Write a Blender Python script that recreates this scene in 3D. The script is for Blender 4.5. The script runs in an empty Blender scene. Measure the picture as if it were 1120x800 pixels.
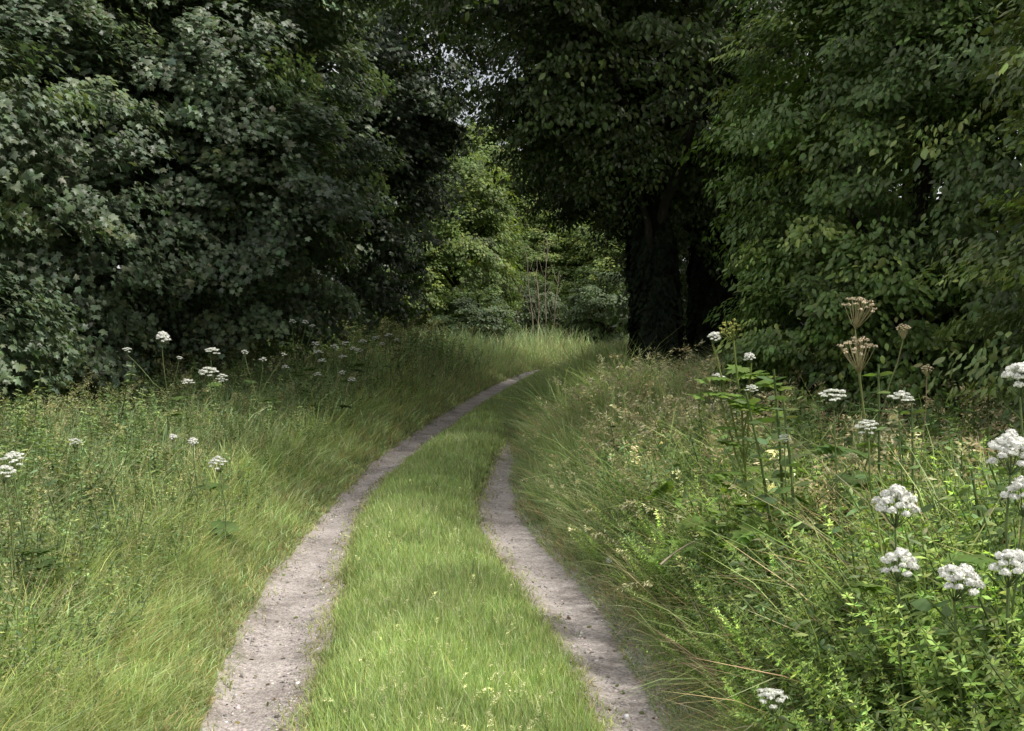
import bpy, math
import numpy as np
R = math.radians
rng = np.random.default_rng(11)
C = bpy.context.scene.collection
UP = np.array([0., 0., 1.])

# ------------------------------------------------------------------ camera
F, CX, CY, CAMZ = 1200.0, 560.0, 400.0, 1.7
PITCH = math.atan(55 / F)
cam = bpy.data.cameras.new('camera'); cam_ob = bpy.data.objects.new('camera', cam); C.objects.link(cam_ob)
cam.sensor_width = 36; cam.lens = F / 1120 * 36; cam.clip_end = 2000; cam.clip_start = .05
cam_ob.location = (0, 0, CAMZ); cam_ob.rotation_euler = (R(90) - PITCH, 0, 0)
bpy.context.scene.camera = cam_ob

def P(px, py, y):
    """world point seen at (px,py) of the 1120x800 photograph at forward distance y"""
    a, b = (px - CX) / F, (CY - py) / F
    c, s = math.cos(PITCH), math.sin(PITCH)
    d = np.array([a, c + b * s, -s + b * c])
    return d * (y / d[1]) + np.array([0, 0, CAMZ])

# ------------------------------------------------------------------ the course of the track
_ys = np.array([-6, 0, 3, 4.5, 5.3, 6.9, 9, 10.5, 13, 15, 19.8, 26, 33, 40, 48, 58, 80, 140])
_xs = np.array([.5, .05, -.18, -.31, -.38, -.52, -.73, -.80, -.75, -.60, -.17, .45, 1.3, 3.2, 6.2, 11, 26, 70])
def center(y):
    y = np.asarray(y, float)
    return sum(w * np.interp(y + d, _ys, _xs) for d, w in ((-1.2, .2), (-.6, .2), (0, .2), (.6, .2), (1.2, .2)))
HALF, RUT = .74, .24          # half the distance between the wheel tracks, half the width of one

_ey = np.array([-6, 2.5, 4.48, 5.3, 6.5, 7.7, 8.95, 10.5, 13, 15, 19.8, 26, 33])
_eLL = np.array([-1.0, -1.16, -1.34, -1.48, -1.60, -1.64, -1.66, -1.68, -1.66, -1.53, -1.16, -.55, .40])
_eLR = np.array([-.5, -.66, -.83, -.92, -1.05, -1.17, -1.26, -1.33, -1.20, -1.02, -.64, .02, .80])
_eRL = np.array([.6, .52, .34, .26, .10, -.14, -.34, -.31, -.20, -.06, .22, .90, 1.80])
_eRR = np.array([1.2, 1.08, .88, .80, .70, .52, .30, .18, .23, .31, .64, 1.36, 2.25])
def _edge(v, off):
    def f(y):
        y = np.asarray(y, float); o = 0
        for d, w in ((-.7, .2), (-.35, .2), (0, .2), (.35, .2), (.7, .2)):
            q = y + d; o = o + w * np.where(q < 33, np.interp(q, _ey, v), np.interp(q, _ys, _xs) - 1.3 + v[-1])
        return o
    return f
eLL, eLR, eRL, eRR = _edge(_eLL, 0), _edge(_eLR, 0), _edge(_eRL, 0), _edge(_eRR, 0)
def tc_(side, y): return np.where(np.asarray(side) < 0, (eLL(y) + eLR(y)) / 2, (eRL(y) + eRR(y)) / 2)
def tw_(side, y): return np.where(np.asarray(side) < 0, eLR(y) - eLL(y), eRR(y) - eRL(y)) / 2

def fbm(x, y, seed=0, f0=1.0, octv=4):
    r = np.random.default_rng(seed); out = 0; a = 1.0; f = f0; tot = 0
    for _ in range(octv):
        for _k in range(3):
            th, ph = r.uniform(0, 6.283, 2)
            out = out + a / 3 * np.sin(f * (x * math.cos(th) + y * math.sin(th)) * r.uniform(.8, 1.25) + ph)
        tot += a; a *= .55; f *= 2.1
    return out / tot

def sstep(a, b, x):
    t = np.clip((x - a) / (b - a), 0, 1); return t * t * (3 - 2 * t)

def H(x, y):
    x = np.asarray(x, float); y = np.asarray(y, float)
    m = (eLR(y) + eRL(y)) / 2; d = x - m; ad = np.abs(d)
    z = -.045 * np.exp(-((x - tc_(-1, y)) / .2) ** 2) - .045 * np.exp(-((x - tc_(1, y)) / .22) ** 2) + .035 * np.exp(-(d / .35) ** 2)
    lb = sstep(1.1, 3.0, -d) * (.10 + .12 * sstep(12, 26, y))
    rb = sstep(1.05, 2.4, d) * (.10 + .25 * sstep(7, 15, y))
    z = z + lb + rb + sstep(36, 60, y) * .35
    return z + .03 * fbm(x, y, 5, 1.3) * sstep(1.0, 1.6, ad) + .008 * fbm(x, y, 6, 6.0)

# ------------------------------------------------------------------ materials
def nodes(name):
    m = bpy.data.materials.new(name); m.use_nodes = True
    nt = m.node_tree; nt.nodes.clear(); return m, nt.nodes, nt.links

def mat_leaf(name, trans=.35, rough=.5, spec=.35, noise=3.0, glow=(1.25, 1.35, .55), gain=1.0):
    m, n, l = nodes(name)
    out = n.new('ShaderNodeOutputMaterial'); mix = n.new('ShaderNodeMixShader'); mix.inputs[0].default_value = trans
    at = n.new('ShaderNodeAttribute'); at.attribute_name = 'Col'
    geo = n.new('ShaderNodeNewGeometry')
    tx = n.new('ShaderNodeTexNoise'); tx.inputs['Scale'].default_value = noise; tx.inputs['Detail'].default_value = 3
    l.new(geo.outputs['Position'], tx.inputs['Vector'])
    mr = n.new('ShaderNodeMapRange'); mr.inputs[1].default_value = .3; mr.inputs[2].default_value = .7
    mr.inputs[3].default_value = .75 * gain; mr.inputs[4].default_value = 1.25 * gain
    l.new(tx.outputs['Fac'], mr.inputs[0])
    mu = n.new('ShaderNodeVectorMath'); mu.operation = 'SCALE'
    l.new(at.outputs['Color'], mu.inputs[0]); l.new(mr.outputs[0], mu.inputs['Scale'])
    b = n.new('ShaderNodeBsdfPrincipled'); b.inputs['Roughness'].default_value = rough
    b.inputs['Specular IOR Level'].default_value = spec
    l.new(mu.outputs[0], b.inputs['Base Color'])
    t = n.new('ShaderNodeBsdfTranslucent')
    m2 = n.new('ShaderNodeVectorMath'); m2.operation = 'MULTIPLY'; m2.inputs[1].default_value = glow
    l.new(mu.outputs[0], m2.inputs[0]); l.new(m2.outputs[0], t.inputs['Color'])
    l.new(b.outputs[0], mix.inputs[1]); l.new(t.outputs[0], mix.inputs[2]); l.new(mix.outputs[0], out.inputs[0])
    return m

def mat_ramp(name, stops, scale, rough=.9, bump=.4, detail=8, stretch=(1, 1, 1), fine=None):
    m, n, l = nodes(name)
    out = n.new('ShaderNodeOutputMaterial'); b = n.new('ShaderNodeBsdfPrincipled'); b.inputs['Roughness'].default_value = rough
    b.inputs['Specular IOR Level'].default_value = .2
    geo = n.new('ShaderNodeNewGeometry'); mp = n.new('ShaderNodeMapping'); mp.inputs['Scale'].default_value = stretch
    l.new(geo.outputs['Position'], mp.inputs['Vector'])
    tx = n.new('ShaderNodeTexNoise'); tx.inputs['Scale'].default_value = scale; tx.inputs['Detail'].default_value = detail
    tx.inputs['Roughness'].default_value = .7; l.new(mp.outputs[0], tx.inputs['Vector'])
    cr = n.new('ShaderNodeValToRGB'); e = cr.color_ramp.elements
    while len(e) < len(stops): e.new(.5)
    for k, (p, c) in enumerate(stops): e[k].position = p; e[k].color = (*c, 1)
    l.new(tx.outputs['Fac'], cr.inputs[0])
    bp = n.new('ShaderNodeBump'); bp.inputs['Strength'].default_value = bump; bp.inputs['Distance'].default_value = .02
    col = cr.outputs[0]; hgt = tx.outputs['Fac']
    if fine:
        vo = n.new('ShaderNodeTexVoronoi'); vo.inputs['Scale'].default_value = fine; l.new(geo.outputs['Position'], vo.inputs['Vector'])
        hs = n.new('ShaderNodeMapRange'); hs.inputs[3].default_value = .7; hs.inputs[4].default_value = 1.28
        sep = n.new('ShaderNodeSeparateColor'); l.new(vo.outputs['Color'], sep.inputs[0]); l.new(sep.outputs[0], hs.inputs[0])
        mu = n.new('ShaderNodeVectorMath'); mu.operation = 'SCALE'; l.new(cr.outputs[0], mu.inputs[0]); l.new(hs.outputs[0], mu.inputs['Scale'])
        at = n.new('ShaderNodeAttribute'); at.attribute_name = 'Col'
        m3 = n.new('ShaderNodeVectorMath'); m3.operation = 'MULTIPLY'; l.new(mu.outputs[0], m3.inputs[0]); l.new(at.outputs['Color'], m3.inputs[1])
        col = m3.outputs[0]
        iv = n.new('ShaderNodeMath'); iv.operation = 'MULTIPLY_ADD'; iv.inputs[1].default_value = -.6; l.new(vo.outputs['Distance'], iv.inputs[0]); l.new(tx.outputs['Fac'], iv.inputs[2])
        hgt = iv.outputs[0]
    l.new(col, b.inputs['Base Color']); l.new(hgt, bp.inputs['Height']); l.new(bp.outputs[0], b.inputs['Normal'])
    l.new(b.outputs[0], out.inputs[0]); return m

M_LEAF = mat_leaf('broad_leaf', .28, .45, .5, gain=2.0)
M_IVY = mat_leaf('ivy_leaf', .1, .6, .12, gain=1.0)
M_SOFT = mat_leaf('soft_leaf', .35, .55, .3, gain=1.5)
M_GRASS = mat_leaf('grass_blade', .38, .5, .3, noise=1.3, glow=(1.1, 1.14, .92), gain=2.1)
M_PETAL = mat_leaf('petal', .3, .8, .1, noise=60, glow=(1, 1, 1), gain=1.1)
M_STEM = mat_leaf('green_stem', .05, .55, .3, noise=20)
M_BARK = mat_ramp('bark', [(.3, (.010, .009, .007)), (.55, (.03, .026, .02)), (.75, (.06, .052, .042))], 14, bump=1.0, stretch=(1, 1, .25))
M_PALE = mat_ramp('dead_wood', [(.3, (.16, .13, .09)), (.7, (.42, .37, .28))], 22, bump=.5, stretch=(1, 1, .2))
M_SOIL = mat_ramp('soil', [(.3, (.035, .030, .016)), (.55, (.06, .065, .024)), (.75, (.11, .10, .045))], 5, bump=.8)
M_TRACK = mat_ramp('gravel_surface', [(.30, (.19, .165, .145)), (.45, (.35, .31, .285)), (.64, (.48, .43, .40))], 2.6, bump=.6, fine=75)
M_STONE = mat_leaf('stone', .0, .9, .2, noise=40)

# ------------------------------------------------------------------ mesh helpers
def mk(name, V, T, col=None, mat=None, parent=None, smooth=False):
    V = np.ascontiguousarray(V, np.float32); T = np.ascontiguousarray(T, np.int32)
    me = bpy.data.meshes.new(name)
    me.vertices.add(len(V)); me.vertices.foreach_set('co', V.ravel())
    me.loops.add(T.size); me.loops.foreach_set('vertex_index', T.ravel())
    me.polygons.add(len(T)); me.polygons.foreach_set('loop_start', np.arange(0, T.size, 3, dtype=np.int32))
    if smooth: me.polygons.foreach_set('use_smooth', np.ones(len(T), bool))
    me.update(calc_edges=True)
    if col is not None:
        a = me.color_attributes.new('Col', 'FLOAT_COLOR', 'POINT')
        c4 = np.ones((len(V), 4), np.float32); c4[:, :3] = np.clip(col, 0, 1); a.data.foreach_set('color', c4.ravel())
    if mat: me.materials.append(mat)
    o = bpy.data.objects.new(name, me); C.objects.link(o)
    if parent: o.parent = parent
    return o

class Acc:
    def __init__(s): s.V = []; s.T = []; s.K = []; s.n = 0
    def add(s, V, T, col):
        V = np.asarray(V, float); col = np.broadcast_to(np.asarray(col, float), (len(V), 3))
        s.V.append(V); s.T.append(np.asarray(T, int) + s.n); s.K.append(col); s.n += len(V); return s
    def obj(s, name, mat, parent=None, smooth=False):
        return mk(name, np.concatenate(s.V), np.concatenate(s.T), np.concatenate(s.K), mat, parent, smooth)
    def data(s): return np.concatenate(s.V), np.concatenate(s.T), np.concatenate(s.K)

def nrm(v): return v / (np.linalg.norm(v, axis=-1, keepdims=True) + 1e-9)

def inst(tpl, pos, X, Y, Z, col):
    """copies of a template at positions with bases; col (K,3) or template colours multiplied"""
    TV, TT = tpl[0], tpl[1]
    K, n = len(pos), len(TV)
    V = pos[:, None] + TV[None, :, 0:1] * X[:, None] + TV[None, :, 1:2] * Y[:, None] + TV[None, :, 2:3] * Z[:, None]
    T = TT[None] + (np.arange(K) * n)[:, None, None]
    if len(tpl) > 2: Cc = tpl[2][None] * col[:, None]
    else: Cc = np.repeat(col[:, None], n, 1)
    return V.reshape(-1, 3), T.reshape(-1, 3), Cc.reshape(-1, 3)

def frames(nv, dv, size, roll=None):
    Y = nrm(dv - nv * (dv * nv).sum(-1, keepdims=True)); X = np.cross(Y, nv)
    s = size[:, None]
    return X * s, Y * s, nv * s

def yaw_frames(K, s, tilt=.15):
    a = rng.uniform(0, 6.283, K)
    Z = nrm(np.stack([rng.normal(0, tilt, K), rng.normal(0, tilt, K), np.ones(K)], 1))
    d = np.stack([np.cos(a), np.sin(a), np.zeros(K)], 1)
    Y = nrm(d - Z * (d * Z).sum(1, keepdims=True)); X = np.cross(Y, Z)
    return X * s[:, None], Y * s[:, None], Z * s[:, None]

def tube(pts, rad, k=7):
    pts = np.asarray(pts, float); n = len(pts); rad = np.broadcast_to(np.asarray(rad, float), (n,))
    t = nrm(np.gradient(pts, axis=0)); ref = np.where(np.abs(t[:, 2:3]) > .9, np.array([[1., 0, 0]]), UP[None])
    a = nrm(np.cross(t, ref)); b = np.cross(t, a)
    th = np.linspace(0, 2 * np.pi, k, endpoint=False)
    V = pts[:, None] + rad[:, None, None] * (np.cos(th)[None, :, None] * a[:, None] + np.sin(th)[None, :, None] * b[:, None])
    T = []
    for i in range(n - 1):
        for j in range(k):
            p, q = i * k + j, i * k + (j + 1) % k
            T += [(p, q, q + k), (p, q + k, p + k)]
    return V.reshape(-1, 3), np.array(T)

def curve(p0, p1, n=8, sag=0., wob=0.):
    t = np.linspace(0, 1, n)[:, None]; p = np.asarray(p0) * (1 - t) + np.asarray(p1) * t
    p[:, 2] += sag * 4 * (t * (1 - t))[:, 0]
    if wob: p[1:-1] += rng.normal(0, wob, (n - 2, 3))
    return p

def fan(outline, c):
    V = np.array([c] + list(outline), float); n = len(outline)
    return V, np.array([(0, i + 1, (i + 1) % n + 1) for i in range(n)])

def leaf_lobed():
    h = [(.30, -.06), (.56, .10), (.36, .30), (.64, .62), (.24, .62)]
    o = [(0, .0, 0)] + [(x, y, -.22 * x) for x, y in h] + [(0, 1, -.10)] + [(-x, y, -.22 * x) for x, y in h[::-1]]
    return fan(o, (0, .36, .04))
def leaf_oval(w=.36, droop=.18):
    o = [(0, 0, 0), (w * .8, .22, -.06), (w, .5, -.09), (w * .62, .8, -.12), (0, 1.05, -droop), (-w * .62, .8, -.12), (-w, .5, -.09), (-w * .8, .22, -.06)]
    return fan(o, (0, .5, .03))
def leaf_diamond(w=.33):
    V = np.array([(0, 0, 0), (w, .5, -.08), (0, 1, -.12), (-w, .5, -.08)], float)
    return V, np.array([(0, 1, 2), (0, 2, 3)])
L_SYC, L_OVAL, L_DIA, L_NARROW = leaf_lobed(), leaf_oval(), leaf_diamond(), leaf_oval(.17, .25)
L_OV2 = leaf_oval(.30, .22)
def leaf_ivy():
    o = [(0, 0, 0), (.45, -.05, -.05), (.38, .35, -.05), (0, 1, -.1), (-.38, .35, -.05), (-.45, -.05, -.05)]
    return fan(o, (0, .3, .04))
L_IVY = leaf_ivy()

def tag(o, label=None, cat=None, group=None, kind=None):
    if label: o['label'] = label
    if cat: o['category'] = cat
    if group: o['group'] = group
    if kind: o['kind'] = kind
    return o
def empty(name, loc, label, cat, group=None):
    o = bpy.data.objects.new(name, None); C.objects.link(o); o.location = tuple(float(v) for v in loc); o.empty_display_size = .2
    return tag(o, label, cat, group)

def vary(base, K, hue=.12, val=.25):
    c = np.asarray(base)[None] * np.exp(rng.normal(0, val, (K, 1))) * np.exp(rng.normal(0, hue, (K, 3)) * np.array([1, .5, 1]))
    return c

# ------------------------------------------------------------------ ground, track
def grid_sheet(name, xs, ys, mat, dz=0):
    X, Y = np.meshgrid(xs, ys); V = np.stack([X, Y, H(X, Y) + dz], -1).reshape(-1, 3)
    n = len(xs); i = np.arange((len(ys) - 1) * n).reshape(-1, n)[:, :-1].ravel()
    T = np.concatenate([np.stack([i, i + 1, i + n + 1], 1), np.stack([i, i + n + 1, i + n], 1)])
    return mk(name, V, T, None, mat, None, True)
def spread(a, b, n, far, m): return np.concatenate([-np.geomspace(-a + 1, far, m)[::-1][:-1] + 1, np.linspace(a, b, n), np.geomspace(b + 1, far, m)[1:] - 1])
g = grid_sheet('ground', spread(-9, 9, 150, 400, 14), np.concatenate([[-300, -60, -15], np.linspace(-5, 30, 170), np.linspace(31, 70, 40), np.geomspace(80, 600, 10)]), M_SOIL)
tag(g, 'dark soil under the grass and hedges', 'ground', kind='structure')

def ribbon(name, side, label):
    ys = np.concatenate([np.linspace(-3, 16, 520), np.linspace(16.1, 52, 220)])
    c = tc_(side, ys); RW = tw_(side, ys)
    wl = RW * (1.14 + .25 * fbm(ys, ys * 0, 31 + side, 2.2) + .14 * fbm(ys, ys * 0, 33 + side, 11)) ; wr = RW * (1.14 + .25 * fbm(ys, ys * 0, 41 + side, 2.2) + .14 * fbm(ys, ys * 0, 43 + side, 11))
    us = np.linspace(-1, 1, 15)
    X = c[:, None] + np.where(us[None] < 0, us[None] * wl[:, None], us[None] * wr[:, None]); Y = np.repeat(ys[:, None], 15, 1)
    V = np.stack([X, Y, H(X, Y) + .012 - .012 * us[None] ** 4 + .006 * fbm(X, Y, 78, 9.0) + .004 * np.cos(us[None] * 9 + 1.5 * fbm(X, Y, 79, 2))], -1).reshape(-1, 3)
    n = 15; i = np.arange((len(ys) - 1) * n).reshape(-1, n)[:, :-1].ravel()
    T = np.concatenate([np.stack([i, i + 1, i + n + 1], 1), np.stack([i, i + n + 1, i + n], 1)])
    e = np.clip((np.abs(us[None]) - .45) / .55, 0, 1) * np.clip(.8 + .8 * fbm(X, Y, 77, 5.0), 0, 1)
    K_ = (1 - e[..., None] * np.array([.28, .32, .42])).reshape(-1, 3)
    o = mk(name, V, T, K_, M_TRACK, None, True)
    tag(o, label, 'track', kind='structure')
ribbon('wheel_track', -1, 'pale gravel wheel track along the left verge')
ribbon('wheel_track', 1, 'pale gravel wheel track along the right bank')

# loose stones on the tracks
def stone_tpl():
    import bmesh
    bm = bmesh.new(); bmesh.ops.create_icosphere(bm, subdivisions=1, radius=1)
    V = np.array([v.co[:] for v in bm.verts]); T = np.array([[v.index for v in f.verts] for f in bm.faces]); bm.free()
    return V, T
STONE = stone_tpl()
K = 15000
y = 3.6 + 16 * rng.random(K) ** 1.9; side = rng.choice([-1, 1], K); x = tc_(side, y) + tw_(side, y) * np.clip(rng.normal(0, .6, K), -1.3, 1.3)
s = np.exp(rng.normal(math.log(.0042), .55, K)).clip(.002, .015)
X, Y, Z = yaw_frames(K, s, .3); X = X * rng.uniform(.7, 1.3, (K, 1)); Z = Z * rng.uniform(.4, .7, (K, 1))
col = np.array([.36, .325, .305])[None] * np.exp(rng.normal(0, .36, (K, 1))) * np.exp(rng.normal(0, .04, (K, 3)))
st = mk('gravel', *inst(STONE, np.stack([x, y, H(x, y) + .010], 1), X, Y, Z, col)[:2], inst(STONE, np.stack([x, y, H(x, y)], 1), X, Y, Z, col)[2], M_STONE)
tag(st, 'small loose stones strewn over the wheel tracks', 'gravel', kind='stuff')

K = 420; y = 3.6 + 12 * rng.random(K) ** 1.6; side = rng.choice([-1, 1], K); x = tc_(side, y) + tw_(side, y) * np.clip(rng.normal(0, .8, K), -1.2, 1.2)
nv = nrm(UP + rng.normal(0, .35, (K, 3))); dv = nrm(rng.normal(0, 1, (K, 3)) * np.array([1, 1, .1]))
V, T, K_ = inst(L_OVAL, np.stack([x, y, H(x, y) + .018], 1), *frames(nv, dv, rng.uniform(.012, .032, K)), np.where(rng.random((K, 1)) < .3, vary((.10, .12, .04), K), vary((.14, .095, .055), K)))
tag(mk('leaf_litter', V, T, K_, M_SOFT), 'small fallen leaves scattered on the wheel tracks', 'litter', kind='stuff')

# ------------------------------------------------------------------ grass
def blades(root, h, w, az, lean, droop, col_b, col_t, seg=3):
    """curved tapering blades: root (K,3), height, width, lean azimuth, lean, droop"""
    K = len(root); t = np.linspace(0, 1, seg + 1)
    d = np.stack([np.cos(az), np.sin(az), np.zeros(K)], 1)
    fa = az + np.pi / 2 + rng.normal(0, .7, K); sd = np.stack([np.cos(fa), np.sin(fa), np.zeros(K)], 1)
    V = []; Cc = []
    for i, ti in enumerate(t):
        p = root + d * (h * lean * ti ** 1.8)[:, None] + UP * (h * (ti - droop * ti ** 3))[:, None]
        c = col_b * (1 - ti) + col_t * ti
        if i < seg:
            ww = (w * (1 - .75 * ti ** 2) * .5)[:, None]
            V += [p - sd * ww, p + sd * ww]; Cc += [c, c]
        else: V.append(p); Cc.append(c)
    n = 2 * seg + 1
    V = np.stack(V, 1).reshape(-1, 3); Cc = np.stack(Cc, 1).reshape(-1, 3)
    T = []
    for i in range(seg - 1): T += [(2 * i, 2 * i + 1, 2 * i + 3), (2 * i, 2 * i + 3, 2 * i + 2)]
    T.append((2 * seg - 2, 2 * seg - 1, 2 * seg))
    T = (np.array(T)[None] + (np.arange(K) * n)[:, None, None]).reshape(-1, 3)
    return V, T, Cc

def sample_y(K, a, b, p):      # density falling off with distance
    u = rng.random(K); p = p + 1e-4 if abs(p - 1) < 1e-6 else p; q = 1 - p
    return (a ** q + u * (b ** q - a ** q)) ** (1 / q)

# centre strip of short bright grass
K = 150000
y = sample_y(K, 3.4, 40, 1.75); u = rng.uniform(-1, 1, K); edge = (eRL(y) - eLR(y)) / 2 + .04 + .05 * fbm(y, np.sign(u) * 3, 8, 2.5) + .04 * fbm(y, np.sign(u) * 3, 9, 9)
keep = rng.random(K) < 1 - .9 * sstep(.72, 1, np.abs(u))
y, u, edge = y[keep], u[keep], edge[keep]; K = len(y)
x = (eRL(y) + eLR(y)) / 2 + u * edge; z = H(x, y)
pat = fbm(x, y, 17, 3.0); pat2 = fbm(x, y, 18, 1.1)
h = (.10 + .07 * rng.random(K) + .045 * pat) * (1 - .65 * np.abs(u) ** 3) * (1 + .6 * rng.random(K) ** 8)
w = .0046 * np.clip(y / 6, 1, 3.0) * rng.uniform(.7, 1.3, K)
az = rng.uniform(0, 6.283, K); lean = rng.uniform(.05, .45, K)
w *= np.where(rng.random(K) < .07, 2.2, 1.0)
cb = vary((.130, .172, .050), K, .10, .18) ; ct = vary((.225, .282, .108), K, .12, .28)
yl = (rng.random(K) < .10 + .08 * (pat > .2))[:, None]; ct = np.where(yl, np.array([.42, .43, .27]), ct); ct *= (1 + .22 * pat2)[:, None]
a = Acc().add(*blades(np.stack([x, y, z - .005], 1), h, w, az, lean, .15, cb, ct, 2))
STRIP = a

# plant templates, each about 1 high -----------------------------------------------------------------
def t_tuft(nb, spread_, h, lean, w, cb, ct):
    r = np.zeros((nb, 3)); r[:, :2] = rng.normal(0, spread_, (nb, 2))
    az = np.arctan2(r[:, 1], r[:, 0]) + rng.normal(0, .5, nb)
    return blades(r, h * rng.uniform(.6, 1.1, nb), np.full(nb, w), az, lean * rng.uniform(.3, 1.2, nb), rng.uniform(.15, .5, nb), vary(cb, nb), vary(ct, nb), 4)
L_SPIKE = leaf_diamond(.16)
def t_seed(col=(.29, .25, .15), nsp=46, nod=1.0, wid=.035, size=1.0):
    a = Acc(); az = rng.uniform(0, 6.28); d = np.array([math.cos(az), math.sin(az), 0]); ln = rng.uniform(.1, .3) * nod
    t = np.linspace(0, 1, 8); pts = np.outer(t - .10 * nod * t ** 6, UP) + np.outer(t ** 3 * ln, d)
    V, T = tube(pts, np.linspace(.0035, .0014, 8), 3); a.add(V, T, (.20, .21, .085))
    tt = rng.uniform(.72, 1.0, nsp); p = np.stack([np.interp(tt, t, pts[:, i]) for i in range(3)], 1)
    wd = wid * np.sin(np.clip((tt - .70) / .34, 0, 1) * np.pi) + .004
    p += rng.normal(0, 1, (nsp, 3)) * wd[:, None] * np.array([1, 1, .3])
    tang = np.array([0, 0, 1.0]) * (1 - .5 * nod) + d * nod * tt[:, None] * 1.0
    dv = nrm(tang + rng.normal(0, .35, (nsp, 3)) - UP * .25 * nod); nv = nrm(rng.normal(0, 1, (nsp, 3)))
    a.add(*inst(L_SPIKE, p, *frames(nv, dv, size * rng.uniform(.022, .042, nsp)), vary(col, nsp, .06, .25)))
    return a.data()
def t_stem_leafy(nw, lw, ll, lf, col, tip=None, droop=.3, per=2, bare=.1, sr=.008):
    """upright stem with pairs or whorls of leaves"""
    a = Acc(); az = rng.uniform(0, 6.28); ln = rng.uniform(0, .25); d = np.array([math.cos(az), math.sin(az), 0])
    t = np.linspace(0, 1, 5); pts = np.outer(t, UP) + np.outer(t ** 2 * ln, d)
    a.add(*tube(pts, np.linspace(sr, sr * .5, 5), 4), (.07, .10, .035))
    pos = []; dv = []; sz = []
    for k in range(nw):
        tt = bare + (1 - bare) * (k + .5) / nw; p = np.array([np.interp(tt, t, pts[:, i]) for i in range(3)]); a0 = k * 1.57 + rng.uniform(-.2, .2)
        for j in range(per):
            th = a0 + j * 2 * np.pi / per; pos.append(p); e = rng.uniform(-droop, .5 * droop + .5 * tt)
            dv.append((math.cos(th), math.sin(th), e)); sz.append(ll * (1 - .55 * tt ** 2) * rng.uniform(.75, 1.15) * (.6 + .8 * min(tt * 3, .5)))
    pos, dv, sz = np.array(pos), nrm(np.array(dv)), np.array(sz); n = len(pos)
    nv = nrm(UP[None] + rng.normal(0, .25, (n, 3)) + dv * -.2)
    c = vary(col, n, .1, .2)
    if tip is not None: c = np.where((pos[:, 2:3] > .85), vary(tip, n), c)
    a.add(*inst(lf, pos, *frames(nv, dv, sz), c))
    return a.data()
def t_pinnate(n_pairs=4, col=(.07, .11, .03)):
    """one big divided leaf, length 1, along +Y, rising then drooping"""
    a = Acc(); t = np.linspace(0, 1, 6); pts = np.stack([0 * t, t, .45 * t - .5 * t ** 2], 1)
    a.add(*tube(pts, np.linspace(.018, .006, 6), 4), np.array(col) * 1.3)
    pos = [pts[-1] - np.array([0, .14, 0])]; dv = [(0, 1, -.4)]; sz = [.42]
    for k in range(n_pairs):
        tt = .35 + .55 * k / n_pairs; p = np.array([0, tt, .45 * tt - .5 * tt ** 2])
        for s_ in (-1, 1): pos.append(p); dv.append((s_, .55, -.15)); sz.append(.42 * (1 - .35 * k / n_pairs))
    pos, dv, sz = np.array(pos), nrm(np.array(dv, float)), np.array(sz); n = len(pos)
    a.add(*inst(L_SYC, pos, *frames(nrm(UP[None] + rng.normal(0, .15, (n, 3))), dv, sz), vary(col, n, .08, .12)))
    return a.data()

T_SEED = [t_seed() for _ in range(5)] + [t_seed((.26, .23, .14)) for _ in range(3)]
T_STRAW = [t_seed((.34, .315, .20), 30, 1.3, .018, 1.2) for _ in range(6)]
T_TUFT = [t_tuft(26, .03, 1.0, .75, .010, (.10, .145, .045), (.19, .24, .10)) for _ in range(5)]
T_DRY = [t_tuft(22, .03, 1.0, 1.1, .010, (.19, .155, .085), (.31, .26, .165)) for _ in range(3)]
T_NETTLE = [t_stem_leafy(13, .3, .115, L_OVAL, (.060, .085, .034), None, .7) for _ in range(5)]
T_FORB = [t_stem_leafy(14, .2, .12, L_NARROW, (.080, .112, .045), (.12, .155, .07), .4, 3) for _ in range(5)]
T_CLEAV = [t_stem_leafy(24, .1, .056, leaf_diamond(.2), (.085, .130, .032), (.13, .18, .055), .25, 6, .05, .0042) for _ in range(5)]
T_PINN = [t_pinnate() for _ in range(4)]

def scatter(acc, tpls, x, y, size, tilt=.15, val=.2, tint=(1, 1, 1), dz=-.01):
    K = len(x); which = rng.integers(0, len(tpls), K); z = H(x, y) + dz
    col = np.asarray(tint)[None] * np.exp(rng.normal(0, val, (K, 1)))
    for k, tp in enumerate(tpls):
        m = which == k
        if m.any():
            X, Y, Z = yaw_frames(int(m.sum()), size[m], tilt)
            acc.add(*inst(tp, np.stack([x[m], y[m], z[m]], 1), X, Y, Z, col[m]))

EDGE = HALF + RUT * .95
def left_h(u, y):      # height of the left verge
    return np.interp(u, [-.15, 0, .25, .8, 1.6, 3], [.03, .11, .26, .46, .60, .68]) * (1 + .85 * sstep(10, 24, y))
def redge(y): return eRR(y) - .06 - .40 * sstep(13, 17, y)
def right_h(u, y):
    return np.interp(u, [-.2, 0, .2, .6, 1.3, 2.5], [.03, .20, .46, .70, .84, .92]) * (1 + .25 * sstep(9, 16, y)) * (1 + .3 * (1 - sstep(3.5, 5.5, y)))

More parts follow.
